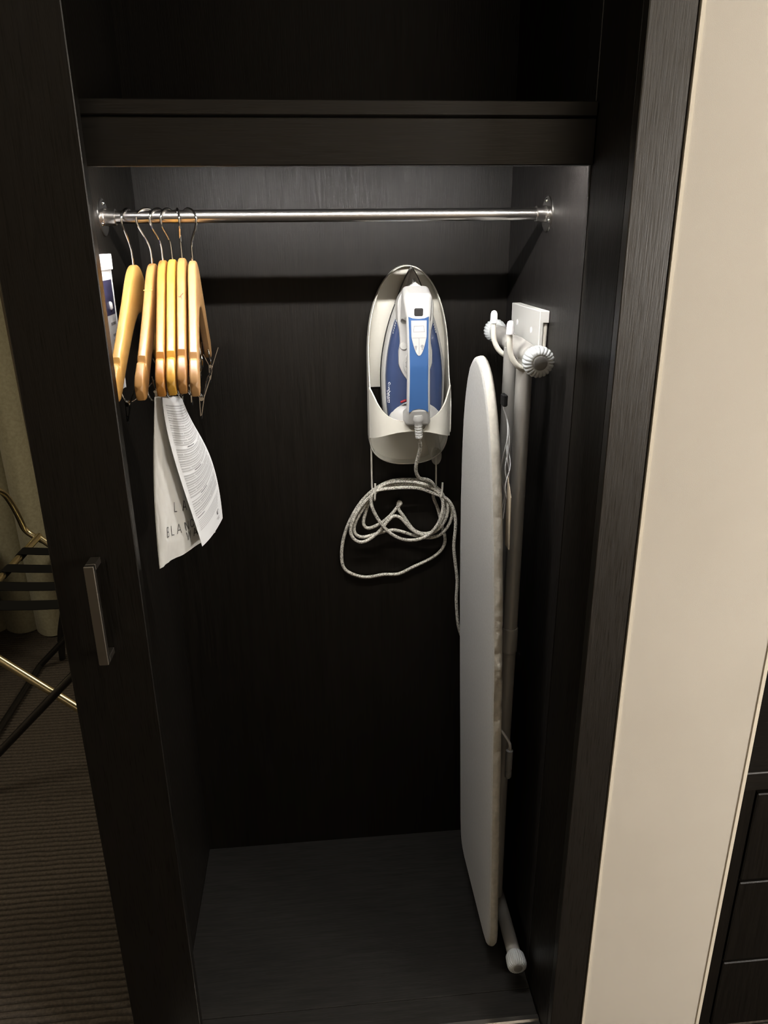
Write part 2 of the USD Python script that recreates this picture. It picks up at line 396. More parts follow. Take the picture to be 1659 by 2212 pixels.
for k, (nk, en, hy, lab) in enumerate(HANG):
    neck = at(nk[0], nk[1], YR)
    tip = in_plan(en, neck, .204)
    rz = math.radians(TURN[k])
    zn = ZR + RR + .0017 - .0178 - neck[2] + .0002     # circle centre above the neck
    t = thing('hanger', lab, 'hanger', (neck[0], neck[1], neck[2]), rz, 'wooden hangers on the rail')
    hanger_at.append((neck, rz)); 
    obj('body', hanger_body(BOW[k]) if BOW[k] else BODY, HW[k], t, smooth=50)
    obj('hook', tube(hook_path(math.radians(hy) - rz, zn, 0), .0019, 10), CHROME, t)
    br = obj('clip_bar', tube(spline([(-BOW[k] * .72, .17, -.150), (.004 - BOW[k] * .72, .17, -.178), (.006 - BOW[k] * .68, .165, -.191), (.006, 0, -.193), (.006 - BOW[k] * .68, -.165, -.191), (.004 - BOW[k] * .72, -.172, -.184), (-BOW[k] * .73, -.172, -.165)], .006), .0016, 8), CHROME, t)
    if k in (1, 4):      # a pale joint line, a dark knot
        zt = lambda w: float(np.interp(w, [.05, .08, .11, .14], [-.0175, -.042, -.0685, -.095])) + .0004
        if k == 1: qd, nm, mt, lb = [[(-.0066, .074), (.0066, .074), (.0066, .0752), (-.0066, .0752)]], 'joint_line', HW[0], 'pale joint line across the top'
        else: qd, nm, mt, lb = [[(-.0015, .094), (.0035, .088), (.0040, .0890), (-.0008, .0956)], [(.0005, .0925), (.0025, .0985), (.0017, .0990), (-.0003, .0935)], [(-.0030, .0935), (-.0004, .0948), (-.0006, .0956), (-.0032, .0944)]], 'knot', KNOT, 'small dark knot in the wood'
        bw = lambda w: -BOW[k] * (w / .204) ** 1.8
        obj(nm, trimesh.util.concatenate([trimesh.Trimesh([(x + bw(w), -w, zt(w)) for x, w in q_] + [(x + bw(w), -w, zt(w) - .0006) for x, w in q_], [(0, 1, 2), (0, 2, 3), (4, 6, 5), (4, 7, 6), (0, 4, 5), (0, 5, 1), (1, 5, 6), (1, 6, 2), (2, 6, 7), (2, 7, 3), (3, 7, 4), (3, 4, 0)], process=False) for q_ in qd]), mt, t, smooth=False, label=lb)
    wide = k in (0, 5)
    for sgn in (-1, 1):
        y0 = sgn * (.158 if wide else .10 + .024 * (k % 3))
        off = (.006 if wide else .005) - BOW[k] * (abs(y0) / .204) ** 1.8
        sp = .80 if wide else .28
        up = 0 if wide else .010
        L_ = [plate((off + .020 * sp, y0, -.160 + up), (off + .004 * sp, y0, -.192 + up), .004, .011, .0012), plate((off + .004 * sp, y0, -.192 + up), (off - .004 * sp, y0, -.220 + up), .009, .010, .0012),
              plate((off - .016 * sp, y0, -.172 + up), (off - .005 * sp, y0, -.192 + up), .004, .011, .0012), plate((off - .005 * sp, y0, -.192 + up), (off - .006 * sp, y0, -.221 + up), .009, .010, .0012),
              rod((off - .001, y0 - .009, -.194 + up), (off - .001, y0 + .009, -.194 + up), .0032 if wide else .0022, 12)]
        cl = obj('clip', trimesh.util.concatenate(L_), CHROME, t, smooth=20)
        obj('pad', plate((off - .0045 * sp, y0, -.214 + up), (off - .005 * sp, y0, -.226 + up), .009, .008, .0018), BLACK, cl, label='black rubber grip pad')

# ------------------------------------------------------------------ laundry bag and list
def sheet(P, thick):
    """grid of points (a,b,3) to a thin closed solid; returns mesh and unit normals"""
    P = np.asarray(P, float); a, b = P.shape[:2]
    n = np.cross(np.gradient(P, axis=0), np.gradient(P, axis=1)); n /= np.linalg.norm(n, axis=2, keepdims=True) + 1e-12
    th = np.broadcast_to(np.asarray(thick, float), (a, b))[..., None]
    v = np.concatenate([(P + n * th / 2).reshape(-1, 3), (P - n * th / 2).reshape(-1, 3)])
    f = []; q = a * b
    for i in range(a - 1):
        for j in range(b - 1):
            o = i * b + j
            f += [(o, o + b, o + b + 1), (o, o + b + 1, o + 1), (q + o, q + o + b + 1, q + o + b), (q + o, q + o + 1, q + o + b + 1)]
    edge = [i * b for i in range(a)] + [(a - 1) * b + j for j in range(1, b)] + [i * b + b - 1 for i in range(a - 2, -1, -1)] + [j for j in range(b - 2, 0, -1)]
    for s in range(len(edge)):
        u, w = edge[s], edge[(s + 1) % len(edge)]
        f += [(u, u + q, w), (w, u + q, w + q)]
    m = trimesh.Trimesh(v, np.array(f), process=False)
    m.fix_normals()
    return m, n
def strip_surface(cols, rows_n, cols_n):
    """cols: list of polylines [(px,py,y)...] from left edge to right edge, each with the same number of knots"""
    C = np.array([[at(u, w, y) for u, w, y in c] for c in cols])
    k, m = C.shape[:2]
    A = CubicSpline(np.linspace(0, 1, m), C, axis=1)(np.linspace(0, 1, rows_n)) if m > 2 else None
    return CubicSpline(np.linspace(0, 1, k), A, axis=0)(np.linspace(0, 1, cols_n)) if k > 2 else A[0] * (1 - np.linspace(0, 1, cols_n)[:, None, None]) + A[1] * np.linspace(0, 1, cols_n)[:, None, None]
bg = thing('laundry_bag', 'white plastic laundry bag hanging from the clip of a middle hanger', 'laundry bag')
S = strip_surface([[(334, 858, .030), (332, 960, .028), (334, 1090, .022), (345, 1229, .016)],
                   [(352, 856, .045), (356, 960, .040), (363, 1090, .038), (374, 1211, .036)],
                   [(372, 856, .062), (392, 960, .068), (408, 1085, .080), (424, 1180, .084)],
                   [(388, 856, .080), (424, 960, .098), (446, 1075, .122), (465, 1149, .135)]], 70, 44)
uu, vv = np.meshgrid(np.linspace(0, 1, 44), np.linspace(0, 1, 70), indexing='ij')
crease = (fbm(np.stack([uu * 9, vv * 5, uu * 0], -1), 4, 3) - .5) * .007 + .0035 * np.abs(np.sin(uu * 9.0 + vv * 2)) * np.sin(np.pi * np.clip(uu, 0, 1))
nrm = np.cross(np.gradient(S, axis=0), np.gradient(S, axis=1)); nrm /= np.linalg.norm(nrm, axis=2, keepdims=True)
S = S + nrm * (crease * np.clip(vv * 3, 0, 1) * np.sin(np.pi * uu) ** .5)[..., None]
mid = .0012 + .012 * np.sin(np.pi * np.clip(uu, 0, 1)) ** .7 * np.clip(vv * 1.4, 0, 1) * np.clip((1 - vv) * 8, 0, 1) * (1 - .4 * uu)
bm, bn = sheet(S, mid)
obj('film', bm, BAG, bg, smooth=40)
def on_sheet(S, n, th, sgn, u, v, lift=.0004):
    """point on the visible side at fractions u (left-right), v (top-bottom)"""
    from scipy.ndimage import map_coordinates as mc
    a, b = S.shape[:2]
    q = np.array([np.ravel(u) * (a - 1), np.ravel(v) * (b - 1)])
    P = np.stack([mc(S[..., k], q, order=1, mode='nearest') for k in range(3)], 1)
    N = np.stack([mc(n[..., k], q, order=1, mode='nearest') for k in range(3)], 1)
    T = mc(np.broadcast_to(th, (a, b)).astype(float), q, order=1, mode='nearest')
    return P + N * sgn * (T / 2 + lift)[:, None]
def facing(S, n):
    c = S[S.shape[0] // 2, S.shape[1] // 2]; return 1.0 if (CAM - c) @ n[S.shape[0] // 2, S.shape[1] // 2] > 0 else -1.0
def letters_on(S, n, th, text, u0, v0, du, dv, lift=.0006):
    m = meshkit.text_mesh(text, 1.0, .02, bold=False)
    m = m.subdivide_to_size(.12)
    p = np.asarray(m.vertices)
    sg = facing(S, n)
    base = on_sheet(S, n, th, sg, u0 + p[:, 0] * du, v0 - p[:, 1] * dv, lift)
    return trimesh.Trimesh(base, m.faces, process=False)
for txt, u0, v0 in (('L', .40, .71), ('A', .52, .705), ('B', .22, .845), ('L', .325, .843), ('A', .42, .84), ('N', .52, .835), ('C', .62, .83), ('W', .52, .905), ('A', .65, .90)):
    obj('letter', letters_on(S, bn, mid, txt, u0, v0, .075, .058), INK, bg, smooth=False)
# laundry list: a printed slip splayed out in front of the bag
ll = thing('laundry_list', 'white printed laundry list slip hanging in front of the white bag', 'paper slip')
LS = strip_surface([[(349, 858, .030), (368, 966, .034), (402, 1076, .050), (435, 1178, .066)],
                    [(371, 858, .052), (413, 962, .074), (439, 1048, .092), (459, 1151, .108)],
                    [(391, 859, .074), (425, 930, .104), (457, 998, .130), (479, 1117, .150)]], 80, 30)
LS = LS + np.array([.002, -.005, 0])
lm, ln = sheet(LS, .0006)
obj('slip', lm, PAPER, ll, smooth=40)
sg = facing(LS, ln)
rng = np.random.default_rng(5)
def print_strips(rects, lift):
    V, F = [], []
    for (u0, u1, v0, v1) in rects:
        k = max(2, int((u1 - u0) * 24) + 1)
        us = np.linspace(u0, u1, k)
        P = np.concatenate([on_sheet(LS, ln, .0006, sg, us, np.full(k, v0), lift), on_sheet(LS, ln, .0006, sg, us, np.full(k, v1), lift)])
        o = sum(len(x) for x in V)
        V.append(P)
        F += [(o + i, o + i + 1, o + k + i + 1, o + k + i) for i in range(k - 1)]
    v = np.concatenate(V); f = np.array(F)
    t = np.vstack([f[:, [0, 1, 2]], f[:, [0, 2, 3]]])
    return trimesh.Trimesh(v, t, process=False)
light, dark = [], []
v = .045
row = 0
while v < .80:
    hgt = .0062 if row % 3 == 1 else .0098
    if row in (17, 28, 39):
        dark.append((.36, .58, v, v + .006)); v += .017
    else:
        x = .08
        while x < .93:
            w_ = rng.uniform(.10, .38)
            light.append((x, min(.94, x + w_), v, v + hgt)); x += w_ + rng.choice([.004, .006, .02])
        v += .0162
    row += 1
for k in range(6): light.append((.10, .93 - .02 * k, .835 + .0125 * k, .8385 + .0125 * k))
dark += [(.10, .34, .812, .816)]
GREYPRINT = plain('pale_grey_print', (.36, .365, .37), .6)
obj('print', print_strips(light, .0004), GREYPRINT, ll, smooth=False, label='pale grey printed rows')
for q_ in dark + [(.72, .84, .955, .9575), (.76, .84, .964, .967)]: obj('heading', print_strips([q_], .0006), INKD, ll, smooth=False, label='darker printed heading')
th_ = np.linspace(0, 2 * math.pi, 24, endpoint=False)
ring = on_sheet(LS, ln, .0006, sg, .80 + .05 * np.cos(th_), .930 + .013 * np.sin(th_), .0005)
ri = on_sheet(LS, ln, .0006, sg, .80 + .044 * np.cos(th_), .930 + .0115 * np.sin(th_), .0005)
ff = [(k, (k + 1) % 24, 24 + (k + 1) % 24, 24 + k) for k in range(24)]
half_ = on_sheet(LS, ln, .0006, sg, np.r_[.785, .785 + .028 * np.cos(np.linspace(1.2, 5.2, 14))], np.r_[.930, .930 + .0095 * np.sin(np.linspace(1.2, 5.2, 14))], .0007)
hf = [(0, k, k + 1) for k in range(1, 14)]
fa = np.array(ff); fa = np.vstack([fa[:, [0, 1, 2]], fa[:, [0, 2, 3]]])
obj('emblem', trimesh.util.concatenate([trimesh.Trimesh(np.vstack([ring, ri]), fa, process=False), trimesh.Trimesh(half_, np.array(hf), process=False)]), INKD, ll, smooth=False, label='small round emblem')

# ------------------------------------------------------------------ information card on the left side panel
ic = thing('information_card', 'white plastic information card in a holder on the left inner wardrobe side', 'sign', (0, 0, 0))
obj('holder', [box(.0005, .0030, .082, .190, 1.250, 1.463, .0006), box(.003, .0075, .082, .1905, 1.440, 1.464, .0008), box(.003, .0045, .187, .190, 1.250, 1.440, .0004)], FOLDER, ic)
obj('card', box(.0030, .0036, .084, .1855, 1.252, 1.438), PAPER, ic)
obj('panel', box(.0036, .0040, .088, .182, 1.372, 1.425), NAVY, ic, label='navy printed panel')
dashes = []
for z0, w_ in ((1.384, .010),):
    dashes.append(box(.0040, .0043, .150, .150 + .012, z0, z0 + w_))
obj('symbol', tm(hull([(.0041, .156, 1.389, .004), (.0041, .158, 1.383, .004)], 12).scale((1, 1, 1))), FOLDER, ic)
rows = []
for z0, y0, y1 in ((1.356, .150, .176), (1.338, .156, .178), (1.329, .156, .178), (1.320, .156, .178), (1.296, .140, .176), (1.288, .136, .176), (1.281, .144, .172)):
    y = y0
    while y < y1:
        w_ = rng.uniform(.003, .007); rows.append(box(.0036, .0038, y, min(y + w_, y1), z0, z0 + .0042)); y += w_ + .0012
obj('print', rows, INK, ic, smooth=False, label='small grey printed lines')

# ------------------------------------------------------------------ iron holder
HC, HW_ = .513, .0825
def h_hw(z):
    """half width of the holder's outline at height z"""
    if z > 1.25: return HW_ * max(0, 1 - ((z - 1.25) / .184) ** 2.3) ** .5
    if z < 1.098: return HW_ * max(0, 1 - ((1.098 - z) / .067) ** 2.6) ** .42
    return HW_
yfront = PchipInterpolator([1.03, 1.07, 1.098, 1.112, 1.16, 1.19, 1.22, 1.27, 1.34, 1.434], [.408, .403, .392, .362, .360, .368, .388, .405, .416, .424])
zz = np.r_[1.434 - .184 * (1 - np.cos(np.linspace(0, math.pi / 2, 26))) ** 1.0, np.linspace(1.245, 1.105, 26), 1.098 - .067 * np.sin(np.linspace(0, math.pi / 2, 22))]
zz = np.clip(np.sort(zz), 1.0311, 1.4339)
hw_ = np.array([h_hw(z) for z in zz]); hw_[0] = hw_[-1] = 0
loop = np.r_[[(HC - a, z) for a, z in zip(hw_, zz)], [(HC + a, z) for a, z in zip(hw_[::-1][1:-1], zz[::-1][1:-1])]]
c_ = np.array([HC, 1.24])
def inset(L, d):
    e = np.roll(L, -1, 0) - np.roll(L, 1, 0); n = np.stack([e[:, 1], -e[:, 0]], 1); n /= np.linalg.norm(n, axis=1)[:, None] + 1e-12
    if ((L + n * .001 - c_) ** 2).sum() > ((L - c_) ** 2).sum(): n = -n
    return L + n * d
yf = yfront(np.clip(loop[:, 1], 1.03, 1.434))
lin = inset(loop, .0030)
R = [np.c_[loop[:, 0], np.full(len(loop), D - .0008), loop[:, 1]], np.c_[loop[:, 0], yf + .001, loop[:, 1]],
     np.c_[inset(loop, .0008)[:, 0], yf, inset(loop, .0008)[:, 1]], np.c_[inset(loop, .0022)[:, 0], yf, inset(loop, .0022)[:, 1]],
     np.c_[lin[:, 0], yf + .001, lin[:, 1]], np.c_[lin[:, 0], np.full(len(loop), D - .0008), lin[:, 1]]]
R.append(R[0])
wallm = loft(R, True, (False, False))
if wallm.volume < 0: wallm.invert()
ih = thing('iron_holder', 'white plastic wall holder cradling the iron, with two cord hooks below', 'iron holder')
obj('rim', wallm, CREAM, ih, smooth=40)
up = [p for p in inset(loop, .0015) if p[1] >= 1.2]
up = np.array(up); up = up[np.argsort(np.arctan2(up[:, 1] - 1.2, up[:, 0] - HC))]
pl = prism(np.r_[up, [(HC - HW_ + .0015, 1.193), (HC + HW_ - .0015, 1.193)]], 0, .004)
toY = lambda m, y: xf(m, [[1, 0, 0], [0, 0, -1], [0, 1, 0]], (0, y, 0))   # (x, z, height) -> stands on the wall, height towards the viewer
obj('back_plate', toY(pl, D - .0008), CREAM, ih, smooth=20)
lo = np.array([p for p in inset(loop, .0015) if p[1] <= 1.135]); lo = lo[np.argsort(np.arctan2(-(lo[:, 1] - 1.135), lo[:, 0] - HC))]
obj('lower_plate', toY(prism(np.r_[[(HC + HW_ - .0015, 1.14), (HC - HW_ + .0015, 1.14)], lo[::-1]], 0, .004), D - .0008), CREAM, ih, smooth=20)
# front band with a U notch for the cord
ux = np.linspace(-1, 1, 81)
def band_top(u):
    b = float(PchipInterpolator([0, .22, .45, .62, .80, .93, 1.0], [1.1440, 1.1450, 1.1505, 1.159, 1.176, 1.196, 1.206])(abs(u)))
    d = abs(u - .11)
    q = np.clip((.255 - d) / .12, 0, 1)
    return b - (b - 1.1275) * (3 * q ** 2 - 2 * q ** 3)
yb = lambda u: .324 + .040 * abs(u) ** 5
bt = np.array([band_top(u) for u in ux]); bb = 1.1235 - .0205 * np.abs(ux) ** 2
BX = HC - .002 + HW_ * np.sign(ux) * np.abs(ux) ** .92
Yb = np.array([yb(u) for u in ux])
nyb = np.gradient(Yb, BX); no = np.stack([nyb, -np.ones_like(nyb)], 1); no /= np.linalg.norm(no, axis=1)[:, None]
prof = []
K = 10
for lyr, dd in ((0, .0), (1, .003)):
    rows_ = []
    for k in range(K):
        q = k / (K - 1)
        rows_.append(np.stack([BX - no[:, 0] * dd, Yb - no[:, 1] * dd, bb + (bt - bb) * q], 1))
    prof.append(rows_)
ringset = prof[0] + prof[1][::-1]
ringset.append(ringset[0])
bandm = loft(np.array(ringset).transpose(1, 0, 2)[:, :-1], True, (True, True))
obj('front_band', bandm, CREAM, ih, smooth=45)
for s in (-1, 1):   # two screws and a clear tube stub inside the pocket
    obj('screw', lathe([(.006, 0), (.006, .002), (.003, .0035)], (HC + s * .052, D - .005, 1.112), (0, -1, 0), 16), CREAM, ih)
tb = [np.array([.567 + .015 * math.cos(a), .405, 1.082 + .026 * math.sin(a)]) for a in np.linspace(0, 2 * math.pi, 28, endpoint=False)]
# clear plastic water-cup stub in the right of the pocket
ring0 = np.array(tb); ring1 = ring0 + [.004, -.012, -.030]
ring1c = ring1.mean(0); ring1 = ring1c + (ring1 - ring1c) * [.75, 1, .75]
ri0 = ring0.mean(0) + (ring0 - ring0.mean(0)) * .92; ri1 = ring1c + (ring1 - ring1c) * .92
obj('tube_stub', loft([ring0 * [1, 0, 1] + [0, D - .006, 0], ring1 * [1, 0, 1] + [0, .392, 0], ri1 * [1, 0, 1] + [0, .392, 0], ri0 * [1, 0, 1] + [0, D - .006, 0]], True, (False, False)), CLEAR, ih, label='translucent tube stub')
for (x0, z0), (xt, zt) in (((.4365, 1.09), (.4415, .994)), ((.5775, 1.075), (.5865, .990))):
    y0 = .436
    P = spline([(x0, y0, z0), (x0 + .0005, y0, z0 - .06), (x0 + .001, y0, .972), (x0 + .002, y0 - .006, .958), (xt - .002, .414, .953), (xt - .0015, .402, .956), (xt - .001, .399, .966), (xt, .398, zt)], .003)
    obj('cord_hook', tube(P, .0021, 10), CREAM, ih)

# ------------------------------------------------------------------ iron
ir = thing('iron', 'blue and white steam iron upright in the wall holder with a braided grey cord', 'iron')
TI = math.asin(.066)
IO = np.array([.5205, .405, 1.128])
RI = np.array([[1, 0, 0], [0, math.sin(TI), -math.cos(TI)], [0, math.cos(TI), math.sin(TI)]])   # (u, v, w) -> world
def I(m): return xf(m, RI, IO)
LEN = .305
bq = PchipInterpolator([0, .03, .1, .205, .327, .45, .6, .7, .85, .96, 1.0], [0, .10, .27, .47, .69, .85, .97, 1.0, .985, .93, .86])
def hw_sole(v): return .0655 * bq(np.clip(1 - v / LEN, 0, 1))
def outline(fn, v0, v1, n=60):
    v = v0 + (v1 - v0) * (1 - np.cos(np.linspace(0, math.pi, n))) / 2
    h = np.maximum(fn(v), 0); h[-1] = 0
    return np.r_[np.c_[h, v], np.c_[-h[::-1][1:], v[::-1][1:]]]
def stack(layers):
    """layers: (fn, v0, v1, w, tilt) -> loft"""
    return loft([np.c_[outline(fn, v0, v1), np.full(119, w)] for fn, v0, v1, w in layers])
obj('soleplate', I(stack([(lambda v: hw_sole(v) - .003, .004, LEN - .006, 0), (hw_sole, 0, LEN, .0015), (hw_sole, 0, LEN, .005), (lambda v: hw_sole(v) - .0012, .001, LEN - .002, .006)])), SOLE, ir)
obj('heat_shield', I(stack([(lambda v: hw_sole(v) - .0022, .002, LEN - .004, .0055), (lambda v: hw_sole(v) - .0030, .002, LEN - .006, .011), (lambda v: hw_sole(v) * .93 - .004, .003, LEN - .016, .022), (lambda v: hw_sole(v) * .5, .02, LEN - .05, .030)])), HOOD, ir, label='grey hood of the iron tip')
NOSE = .268
def hw_body(v): return np.minimum(hw_sole(v) - .0015, np.clip((NOSE - v) * 1.5 + .002, 0, 1))
obj('body', I(stack([(hw_body, .0, NOSE, .0115), (lambda v: hw_body(v) - .0002, 0, NOSE, .020), (lambda v: hw_body(v) - .0022, 0, NOSE - .002, .030), (lambda v: hw_body(v) - .006, .002, NOSE - .006, .034)])), WHITE, ir)
def tk(d): return lambda v: np.minimum(hw_body(v) - d, np.clip((.246 - v) * .9 + .0, 0, 1) - d * .2)
obj('water_tank', I(stack([(tk(.0062), .002, .246, .030), (tk(.0068), .002, .244, .040), (tk(.010), .003, .240, .047), (tk(.017), .005, .232, .0535), (tk(.030), .01, .21, .0565)])), TANK, ir, label='glossy blue water tank')
cb = PchipInterpolator([.080, .084, .092, .105, .123, .142, .162, .182, .205, .232, .252, .266, .2735], [0, .0105, .019, .0275, .0335, .0335, .0305, .0315, .0352, .0355, .028, .012, 0])
obj('centre_shell', I(stack([(cb, .080, .2735, .028), (cb, .080, .2735, .0585), (lambda v: cb(v) - .0012, .081, .272, .0605), (lambda v: cb(v) - .004, .084, .268, .0615)])), WHITE, ir)
obj('spray_nozzle', I(tm(hull([(0, .270, .050, .0042), (0, .277, .040, .0036)], 18))), WHITE, ir)
heel = m3.Manifold.sphere(1.0, 48).scale((.054, .047, .030)).translate((0, .004, .046)) ^ m3.Manifold.cube((.2, .1, .2)).translate((-.1, 0, .03))
obj('heel_cover', I(tm(heel)), WHITE, ir)
hs = [(-.0165, .256, .064, .010), (.0165, .256, .064, .010), (-.0160, .243, .090, .012), (.0160, .243, .090, .012), (-.0150, .212, .099, .009), (.0150, .212, .099, .009), (-.022, .205, .064, .008), (.022, .205, .064, .008)]
front = hull(hs, 24)
cutr = m3.Manifold.cylinder(.1, .019, .019, 40).translate((0, 0, -.05)).rotate((0, 90, 0)).translate((0, .188, .079))
front = front - cutr
obj('front_housing', I(tm(front)), WHITE, ir, smooth=40)
HX = .0140
handle = hull([(-HX - .001, .212, .100, .008), (HX + .001, .212, .100, .008), (-HX, .12, .104, .008), (HX, .12, .104, .008)], 28) + \
    hull([(-HX, .12, .104, .008), (HX, .12, .104, .008), (-HX - .001, .035, .097, .008), (HX + .001, .035, .097, .008)], 28) + \
    hull([(-HX - .001, .035, .097, .008), (HX + .001, .035, .097, .008), (-.020, .020, .05, .009), (.020, .020, .05, .009), (-.0165, .012, .085, .009), (.0165, .012, .085, .009)], 24)
obj('handle', I(tm(handle)), WHITE, ir, smooth=40)
def top_w(v): return np.interp(v, [0, .035, .12, .212, .25], [.105, .1050, .1120, .1080, .104])
def on_handle(poly, lift, thick, seg=.006):
    from shapely.geometry import Polygon
    m = trimesh.creation.extrude_polygon(Polygon(poly), thick, engine='earcut').subdivide_to_size(seg)
    v = np.asarray(m.vertices).copy(); e_ = np.clip(np.abs(v[:, 0]) - HX, 0, .0075); v[:, 2] += top_w(v[:, 1]) + lift - (.008 - np.sqrt(.008 ** 2 - e_ ** 2))
    m.vertices = v; return m
gv = np.linspace(.031, .211, 30)
gw = PchipInterpolator([.031, .10, .15, .19, .211], [.0188, .0176, .0178, .0186, .0194])(gv)
gp = np.r_[np.c_[gw, gv], [(.011, .2078), (0, .2068), (-.011, .2078)], np.c_[-gw[::-1], gv[::-1]], [(-.011, .0365), (0, .0385), (.011, .0365)]]
obj('grip', I(on_handle(gp, -.0030, .0038, .0035)), GRIP, ir, smooth=40, label='blue soft grip on the handle')
sv = np.linspace(.140, .204, 24)
sw = .0140 * np.clip((sv - .1395) / .035, 0, 1) ** .5 + .0006 * (sv - .14) / .07
sp_ = np.r_[np.c_[sw, sv], np.c_[-sw[::-1], sv[::-1]]]
bp = obj('button_panel', I(on_handle(sp_, .0002, .0018, .0035)), WHITE, ir, smooth=40, label='white shield-shaped button panel')
obj('button_seam', I(trimesh.util.concatenate([on_handle([(-.0003, .141), (.0003, .141), (.0003, .172), (-.0003, .172)], .00205, .0002), on_handle([(-.0128, .172), (.0128, .172), (.0128, .1727), (-.0128, .1727)], .00205, .0002),
    on_handle([(-.011, .183), (.011, .183), (.0092, .1945), (-.0092, .1945), (-.011, .1830), (-.0103, .1837), (-.0087, .1938), (.0087, .1938), (.0103, .1837), (-.0103, .1837)], .00205, .0002)])), INK, bp, smooth=False)
ico = [on_handle([(-.0085, .158), (-.0035, .158), (-.0055, .1495), (-.0065, .1495)], .00205, .0002),
       on_handle([(.0060 + .003 * math.cos(a), .157 + .003 * math.sin(a)) for a in np.linspace(0, 2 * math.pi, 14, endpoint=False)], .00205, .0002), on_handle([(.005, .150), (.007, .150), (.007, .154), (.005, .154)], .00205, .0002)]
obj('button_icon', I(trimesh.util.concatenate(ico)), plain('pale_icon', (.26, .26, .26), .5), bp, smooth=False)
obj('spray_button', I(xf(box(-.0082, .0082, -.0075, .0075, 0, .004, .0018), [[1, 0, 0], [0, math.cos(.15), -math.sin(.15)], [0, math.sin(.15), math.cos(.15)]], (0, .2190, .1062))), plain('dark_button', (.03, .03, .03), .35), ir, label='square dark spray button')
seam = [(.0175 * math.cos(a), .2335 + .011 * math.sin(a)) for a in np.linspace(.15, math.pi - .15, 16)]
ss = tube(np.array([(x, v_, 0) for x, v_ in seam]), .0003, 5); vs_ = np.asarray(ss.vertices).copy()
def hous_w(v_): return np.interp(v_, [.205, .212, .243, .250, .256], [.1080, .1080, .1020, .098, .090])
vs_[:, 2] += hous_w(vs_[:, 1]) + .0001 - .0022 * (vs_[:, 0] / .0175) ** 4; ss.vertices = vs_
obj('housing_seam', I(ss), plain('seam_shadow_grey', (.22, .22, .215), .6), ir, smooth=False, label='fine seam of the filler flap')
obj('dial', I(lathe([(.025, .060), (.0255, .065), (.024, .0662), (.018, .0665), (.017, .069), (.014, .0705)], (0, .120, 0), (0, 0, 1), 48)), WHITE, ir)
tk_ = [box(.0205 * math.cos(a) - .0006, .0205 * math.cos(a) + .0006, .120 + .0205 * math.sin(a) - .0006, .120 + .0205 * math.sin(a) + .0006, .0662, .0667) for a in np.linspace(1.9, 4.4, 8)] + [lathe([(.0192, .0664), (.0192, .0667), (.0186, .0667), (.0186, .0664)], (0, .120, 0), (0, 0, 1), 40)]
obj('dial_mark', I(trimesh.util.concatenate(tk_)), INK, ir, smooth=False)
obj('round_button', I(lathe([(.0075, .059), (.0075, .0632), (.0068, .0642), (.004, .0645)], (-.0235, .155, 0), (0, 0, 1), 30)), plain('pale_grey_button', (.55, .55, .52), .4), ir)
obj('indicator', I(tm(hull([(-.021, .050, .068, .003), (-.029, .047, .066, .0025)], 12))), plain('red_lens', (.25, .01, .02), .2), ir, label='small red indicator light')
# script on the tank and the dashes of fine print
tx = meshkit.text_mesh('Sunbeam', .0062, .0005).subdivide_to_size(.0025)
vt = np.asarray(tx.vertices).copy(); vt[:, 0] += vt[:, 1] * .25
vt[:, 0] *= .043 / vt[:, 0].max()
uu_, vv_ = -.0553 + vt[:, 1], .087 - vt[:, 0]        # reads down along the left edge of the tank
tx.vertices = np.stack([uu_, vv_, np.interp(np.abs(uu_), [.0463, .0533, .0565, .0571], [.0535, .0470, .0400, .0300]) + .0004 + vt[:, 2]], 1)
obj('lettering', I(tx), FOLDER, ir, smooth=False, label='white script lettering on the tank')
for s in (-1, 1):
    dsh = []
    for k in range(9):
        v0 = .178 + .0045 * k; hb = float(tk(.0062)(np.array([v0]))[0]) - .0035
        dsh.append(box(s * hb - .0005, s * hb + .0005, v0, v0 + .0034, .0452, .0478))
    obj('fine_print', I(trimesh.util.concatenate(dsh)), WHITE, ir, smooth=False)
# cord: collar, ribbed relief, braided cable wound over the two hooks
cy0 = at(903, 908, .316)
relief_end = at(905, 946, .318)
dirr = relief_end - cy0
Lr = np.linalg.norm(dirr); dirr = dirr / Lr
prof = [(.0005, -.012), (.0125, -.012), (.0125, -.004), (.0105, .002), (.0080, .008)]
for k in range(4): prof += [(.0080 - .0002 * k, .012 + .0058 * k), (.0064, .0125 + .0058 * k), (.0064, .0140 + .0058 * k), (.0079 - .0002 * k, .0145 + .0058 * k)]
prof += [(.0072, Lr - .001), (.0066, Lr), (.002, Lr)]
obj('cord_relief', lathe(prof, cy0, dirr + np.array([0, .0, 0]), 32), WHITE, ir, smooth=35)
z3 = lambda u, v: (720 + u / 5.027, 940 + v / 5.027)
segs = []
def lay(pts, y0, y1):
    n = len(pts)
    for k, (u, v) in enumerate(pts):
        segs.append(at(*z3(u, v), y0 + (y1 - y0) * k / max(1, n - 1)))
segs.append(relief_end - dirr * .004)
lay([(935, 60), (945, 110)], .322, .330)
lay([(928, 215), (902, 310), (900, 400), (940, 468), (1015, 482), (1080, 528), (1100, 600), (1085, 660), (1120, 760)], .345, .4335)
lay([(1160, 890), (1185, 1010), (1212, 1100), (1200, 1200), (1130, 1290), (1000, 1370), (830, 1450), (700, 1508), (560, 1512), (380, 1541), (240, 1520), (130, 1460), (92, 1360), (100, 1180), (150, 1000), (250, 800), (380, 640)], .435, .4305)   # wide lower loop
